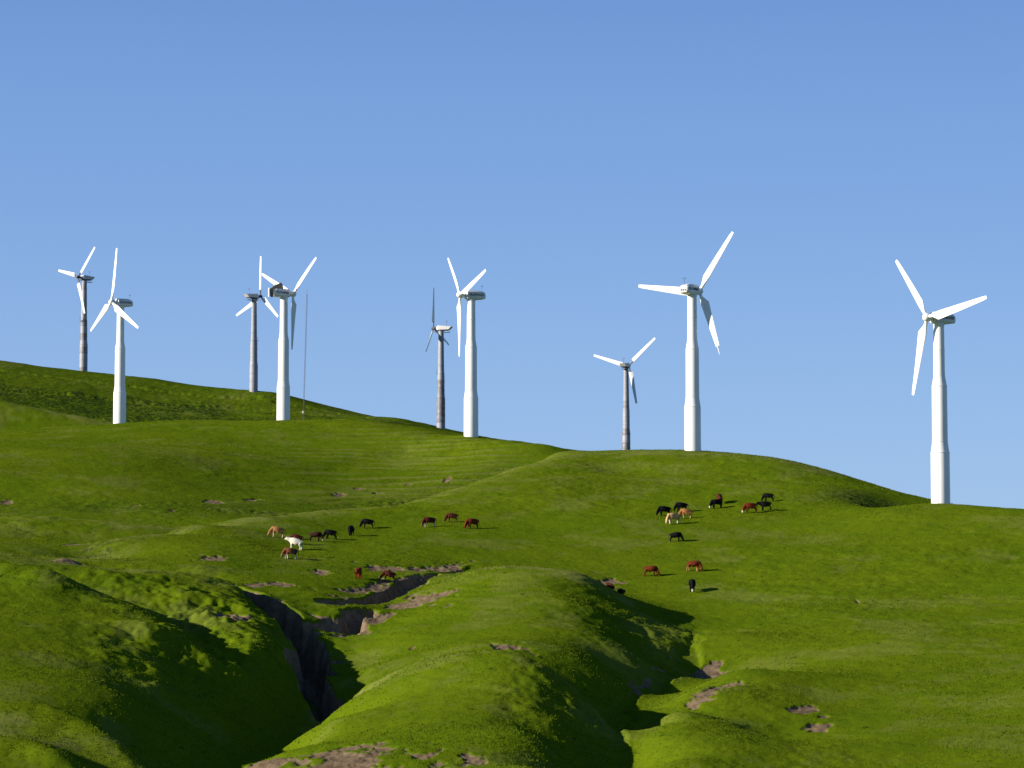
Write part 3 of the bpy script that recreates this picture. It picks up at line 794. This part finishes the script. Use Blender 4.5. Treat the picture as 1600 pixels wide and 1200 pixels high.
# ------------------------------------------------------------------ cattle: one skinned body per pose, local +X is the way the animal faces
def cow_mesh(pose, stride=0.):
    V = []; E = []; RD = []
    def add(p, r, prev=None):
        V.append(p); RD.append(r if isinstance(r, tuple) else (r, r)); i = len(V) - 1
        if prev is not None: E.append((prev, i))
        return i
    lie = pose == 'lie'
    dz = -.62 if lie else 0.
    root = add((-.62, 0, 1.08 + dz), (.40, .47))
    mid = add((-.20, 0, 1.00 + dz), (.47, .52), root)
    ch = add((.28, 0, 1.02 + dz), (.42, .54), mid)
    nb = add((.60, 0, 1.08 + dz), (.29, .42), ch)
    if pose == 'graze':
        n1_ = add((.82, .02, .80), (.20, .28), nb); po = add((.98, .03, .54), (.17, .20), n1_); fc = add((1.06, .03, .32), (.14, .16), po); mz = add((1.12, .03, .12), (.11, .12), fc)
        ear = [((.98, .2, .60)), ((.98, -.15, .60))]
    else:
        n1_ = add((.84, .02, 1.16 + dz), (.20, .28), nb); po = add((1.04, .03, 1.28 + dz), (.17, .20), n1_); fc = add((1.20, .03, 1.18 + dz), (.14, .16), po); mz = add((1.34, .03, 1.05 + dz), (.11, .12), fc)
        ear = [((1.04, .24, 1.42 + dz)), ((1.04, -.20, 1.42 + dz))]
    for e in ear: add(e, .03, po)
    if not lie:
        for sg in (-1, 1):
            st = stride * sg
            h = add((-.66, .17 * sg, .86), (.20, .27), root); k = add((-.56 + st * .3, .20 * sg, .66), (.14, .18), h)
            hk = add((-.80 + st * .7, .19 * sg, .44), (.085, .10), k); ft = add((-.74 + st, .18 * sg, .12), .07, hk); add((-.72 + st, .18 * sg, 0.), .08, ft)
            h = add((.38, .17 * sg, .78), (.17, .25), ch); k = add((.42 - st * .5, .17 * sg, .42), .095, h); ft = add((.42 - st, .16 * sg, .12), .066, k); add((.44 - st, .16 * sg, 0.), .078, ft)
    else:
        for sg in (-1, 1):
            h = add((-.5, .26 * sg, .25), (.16, .18), root); add((-.2, .42 * sg, .10), .08, h)
            h = add((.38, .20 * sg, .2), (.12, .14), ch); add((.66, .22 * sg, .07), .07, h)
    t0 = add((-.96, 0, 1.16 + dz), .05, root); t1 = add((-1.02, 0, .92 + dz * .9), .03, t0); t2 = add((-1.0, .02, .62 + dz * .8), .028, t1); add((-1.0, .02, .48 + dz * .6), .045, t2)
    me = bpy.data.meshes.new('cow_body'); me.from_pydata(V, E, [])
    o = link(bpy.data.objects.new('cow_source', me))
    md = o.modifiers.new('skin', 'SKIN'); md.use_smooth_shade = True; md.branch_smoothing = .4
    for i, sv in enumerate(me.skin_vertices[0].data):
        sv.radius = RD[i]; sv.use_root = (i == 0)
    o.modifiers.new('sub', 'SUBSURF').levels = 2
    dg = bpy.context.evaluated_depsgraph_get(); out = bpy.data.meshes.new_from_object(o.evaluated_get(dg))
    bpy.data.objects.remove(o)
    out.name = 'cow'
    n = len(out.vertices); co = np.empty(n * 3, np.float32); out.vertices.foreach_get('co', co); co = co.reshape(-1, 3)
    hd = np.array(V[fc]); mzv = np.array(V[mz])
    df = np.linalg.norm(co - (hd * .45 + mzv * .55), axis=1)
    face = 1 - sstep(df, .20, .30)
    legs = (1 - sstep(co[:, 2], .40, .62)) * (df > .35) * (0 if lie else 1) * (co[:, 0] > -.93)
    rear = 1 - sstep(co[:, 0], -.62, -.2)
    for nm, a_ in (('face', face), ('legs', legs), ('rear', rear)):
        at = out.attributes.new(nm, 'FLOAT', 'POINT'); at.data.foreach_set('value', np.asarray(a_, np.float32))
    return out
def hide(name, body, face=None, legs=None, rear=None, rough=.75):
    m, nt, bs = new_mat(name)
    oc = N(nt, 'ShaderNodeTexCoord').outputs['Object']
    c = mix(nt, ramp(nt, noise(nt, oc, 2.5, 4), .4, .65, 0, .5), body, tuple(x * .6 for x in body))
    if rear: c = mix(nt, attr(nt, 'rear'), c, rear)
    if legs: c = mix(nt, attr(nt, 'legs'), c, legs)
    if face: c = mix(nt, attr(nt, 'face'), c, face)
    nt.links.new(c, bs.inputs['Base Color']); bs.inputs['Roughness'].default_value = rough; bs.inputs['Specular IOR Level'].default_value = .08
    return m
BLK = (.0035, .003, .0035); RED = (.115, .020, .005); DRED = (.060, .013, .007); BRN = (.030, .011, .007); WHT = (.58, .52, .45); TAN = (.32, .15, .05); CRM = (.48, .30, .13)
HD = {
 'black': hide('black_hide', BLK), 'black_white_face': hide('black_hide_white_face', BLK, WHT),
 'red': hide('red_brown_hide', RED), 'red_pale_legs': hide('red_brown_hide_pale_legs', RED, None, (.30, .14, .08)), 'red_white_face': hide('red_brown_hide_white_face', RED, WHT),
 'dark_red': hide('dark_red_hide', DRED), 'dark_red_white': hide('dark_red_hide_white_legs', DRED, (.16, .06, .05), (.38, .33, .30)), 'brown': hide('dark_brown_hide', BRN), 'brown_white_face': hide('dark_brown_hide_white_face', BRN, (.35, .30, .27)),
 'tan': hide('tan_hide', TAN, None, (.48, .34, .22)), 'fawn': hide('pale_fawn_hide', CRM, (.5, .36, .22), (.62, .5, .36)), 'orange': hide('orange_tan_hide', (.33, .135, .045), None, (.42, .26, .15)),
 'white': hide('creamy_white_hide', (.66, .60, .47), (.62, .54, .42)), 'two_tone': hide('brown_and_grey_hide', (.17, .06, .025), (.20, .08, .04), (.55, .46, .38), (.050, .032, .025)),
}
CM = {'graze': cow_mesh('graze'), 'graze2': cow_mesh('graze', .10), 'stand': cow_mesh('stand', .06), 'lie': cow_mesh('lie')}
# column, row of the feet, height in pixels, heading (0 right, 90 away, 180 left, 270 to the camera), hide, pose, label
COWS = [
 (432, 839.5, 17.5, 188, 'tan', 'graze', 'tan cow grazing head down, farthest left and highest of the left group'),
 (462, 849.5, 15.5, 180, 'dark_red', 'graze', 'dark brown cow mostly hidden behind the white cow, only its back showing'),
 (460, 858.5, 18.5, 172, 'white', 'stand', 'creamy white cow standing with its head raised'),
 (453, 873, 18., 195, 'two_tone', 'graze2', 'brown cow with dark rump and pale legs grazing just below the white cow'),
 (493, 845.5, 15.8, 352, 'brown_white_face', 'graze', 'dark brown cow facing right, nose to nose with a black cow'),
 (516, 842.5, 15.8, 183, 'black', 'graze2', 'black cow facing left, nose to nose with the dark brown cow'),
 (548.5, 836.5, 16.5, 262, 'black', 'graze', 'small black cow seen head on, right of the nose to nose pair'),
 (574, 825.5, 15.5, 184, 'black', 'graze', 'black cow on the highest ground of the left group, facing left'),
 (560.5, 904, 18., 80, 'red', 'graze', 'red brown cow seen from behind beside the bare earth track'),
 (606, 908.5, 16.8, 186, 'dark_red', 'graze', 'dark red cow grazing on the edge of the bare earth track'),
 (671, 823.5, 16.5, 200, 'dark_red_white', 'graze2', 'dark red cow with whitish lower legs, left of the middle three'),
 (706, 816, 15., 182, 'dark_red', 'graze', 'dark red cow, the farthest back of the middle three'),
 (738, 826, 17., 204, 'red', 'graze2', 'bright red brown cow, right and nearest of the middle three'),
 (1038, 806, 16.5, 192, 'black', 'graze', 'black cow grazing left, leftmost of the herd on the right hill'),
 (1064.5, 800, 15.5, 188, 'black', 'graze2', 'black cow standing behind the orange tan cow'),
 (1052.5, 818.5, 18., 212, 'fawn', 'graze', 'pale fawn cow with its tail to an orange tan cow'),
 (1071.5, 810, 15.5, 184, 'orange', 'graze2', 'orange tan cow between the pale fawn cow and a black cow'),
 (1123.5, 786, 15., 100, 'dark_red', 'graze', 'dark red cow seen from behind, partly hidden by a black cow'),
 (1119.5, 794, 15., 198, 'black_white_face', 'graze', 'black cow with a white muzzle in front of a dark red cow'),
 (1173, 801.5, 17., 188, 'red_white_face', 'graze', 'red brown cow with a white face grazing left'),
 (1196.5, 798, 15.5, 182, 'black', 'stand', 'black cow following close behind the white faced red cow'),
 (1200.5, 783.5, 13.8, 172, 'black', 'graze2', 'black cow highest and farthest right of the herd'),
 (1056, 846.5, 15.8, 350, 'black', 'graze', 'black cow grazing right, alone in the middle of the right slope'),
 (1016.5, 900.5, 17.5, 352, 'red', 'graze', 'red brown cow grazing right, lower left of the right slope'),
 (1084, 892.5, 17.5, 345, 'red_pale_legs', 'graze2', 'red brown cow with pale legs facing right above the white faced cow'),
 (1081.5, 923.5, 20., 268, 'black_white_face', 'graze', 'black cow with a white face seen head on, lowest on the slope'),
]
def place_cow(u, v, hpx, head, hd, pose, label, Y=None):
    if Y is None:
        p = hit(u, v, 200 if v < 880 else 200)
    else:
        s_ = ray(u, v)[0]; p = Vector((s_ * Y, Y, ground_z(s_ * Y, Y)))
    me = CM[pose]
    if not me.materials: me.materials.append(HD[hd])
    o = link(bpy.data.objects.new('cow', me))
    o.material_slots[0].link = 'OBJECT'; o.material_slots[0].material = HD[hd]
    sc_ = hpx / (F / p.y) / 1.44
    a = math.radians(head)
    dx, dy = math.cos(a) * .6 * sc_, math.sin(a) * .6 * sc_
    pit = math.atan2(ground_z(p.x + dx, p.y + dy) - ground_z(p.x - dx, p.y - dy), 1.2 * sc_)
    zc = .5 * (ground_z(p.x + dx, p.y + dy) + ground_z(p.x - dx, p.y - dy))
    o.location = (p.x, p.y, zc - .03); o.scale = (sc_,) * 3
    o.rotation_euler = (Matrix.Rotation(a, 3, 'Z') @ Matrix.Rotation(-pit, 3, 'Y')).to_euler()
    tag(o, label, 'cow', 'cattle grazing on the hills')
    print('cow', round(u), 'Y', round(p.y), 'scale', round(sc_, 2))
for c_ in COWS: place_cow(*c_)
place_cow(954, 912, 15, 120, 'dark_red', 'lie', 'dark red cow lying behind the mound crest, only its back showing', 356)
place_cow(970, 917, 15, 60, 'black', 'lie', 'black cow lying behind the mound crest, only its back showing', 356)
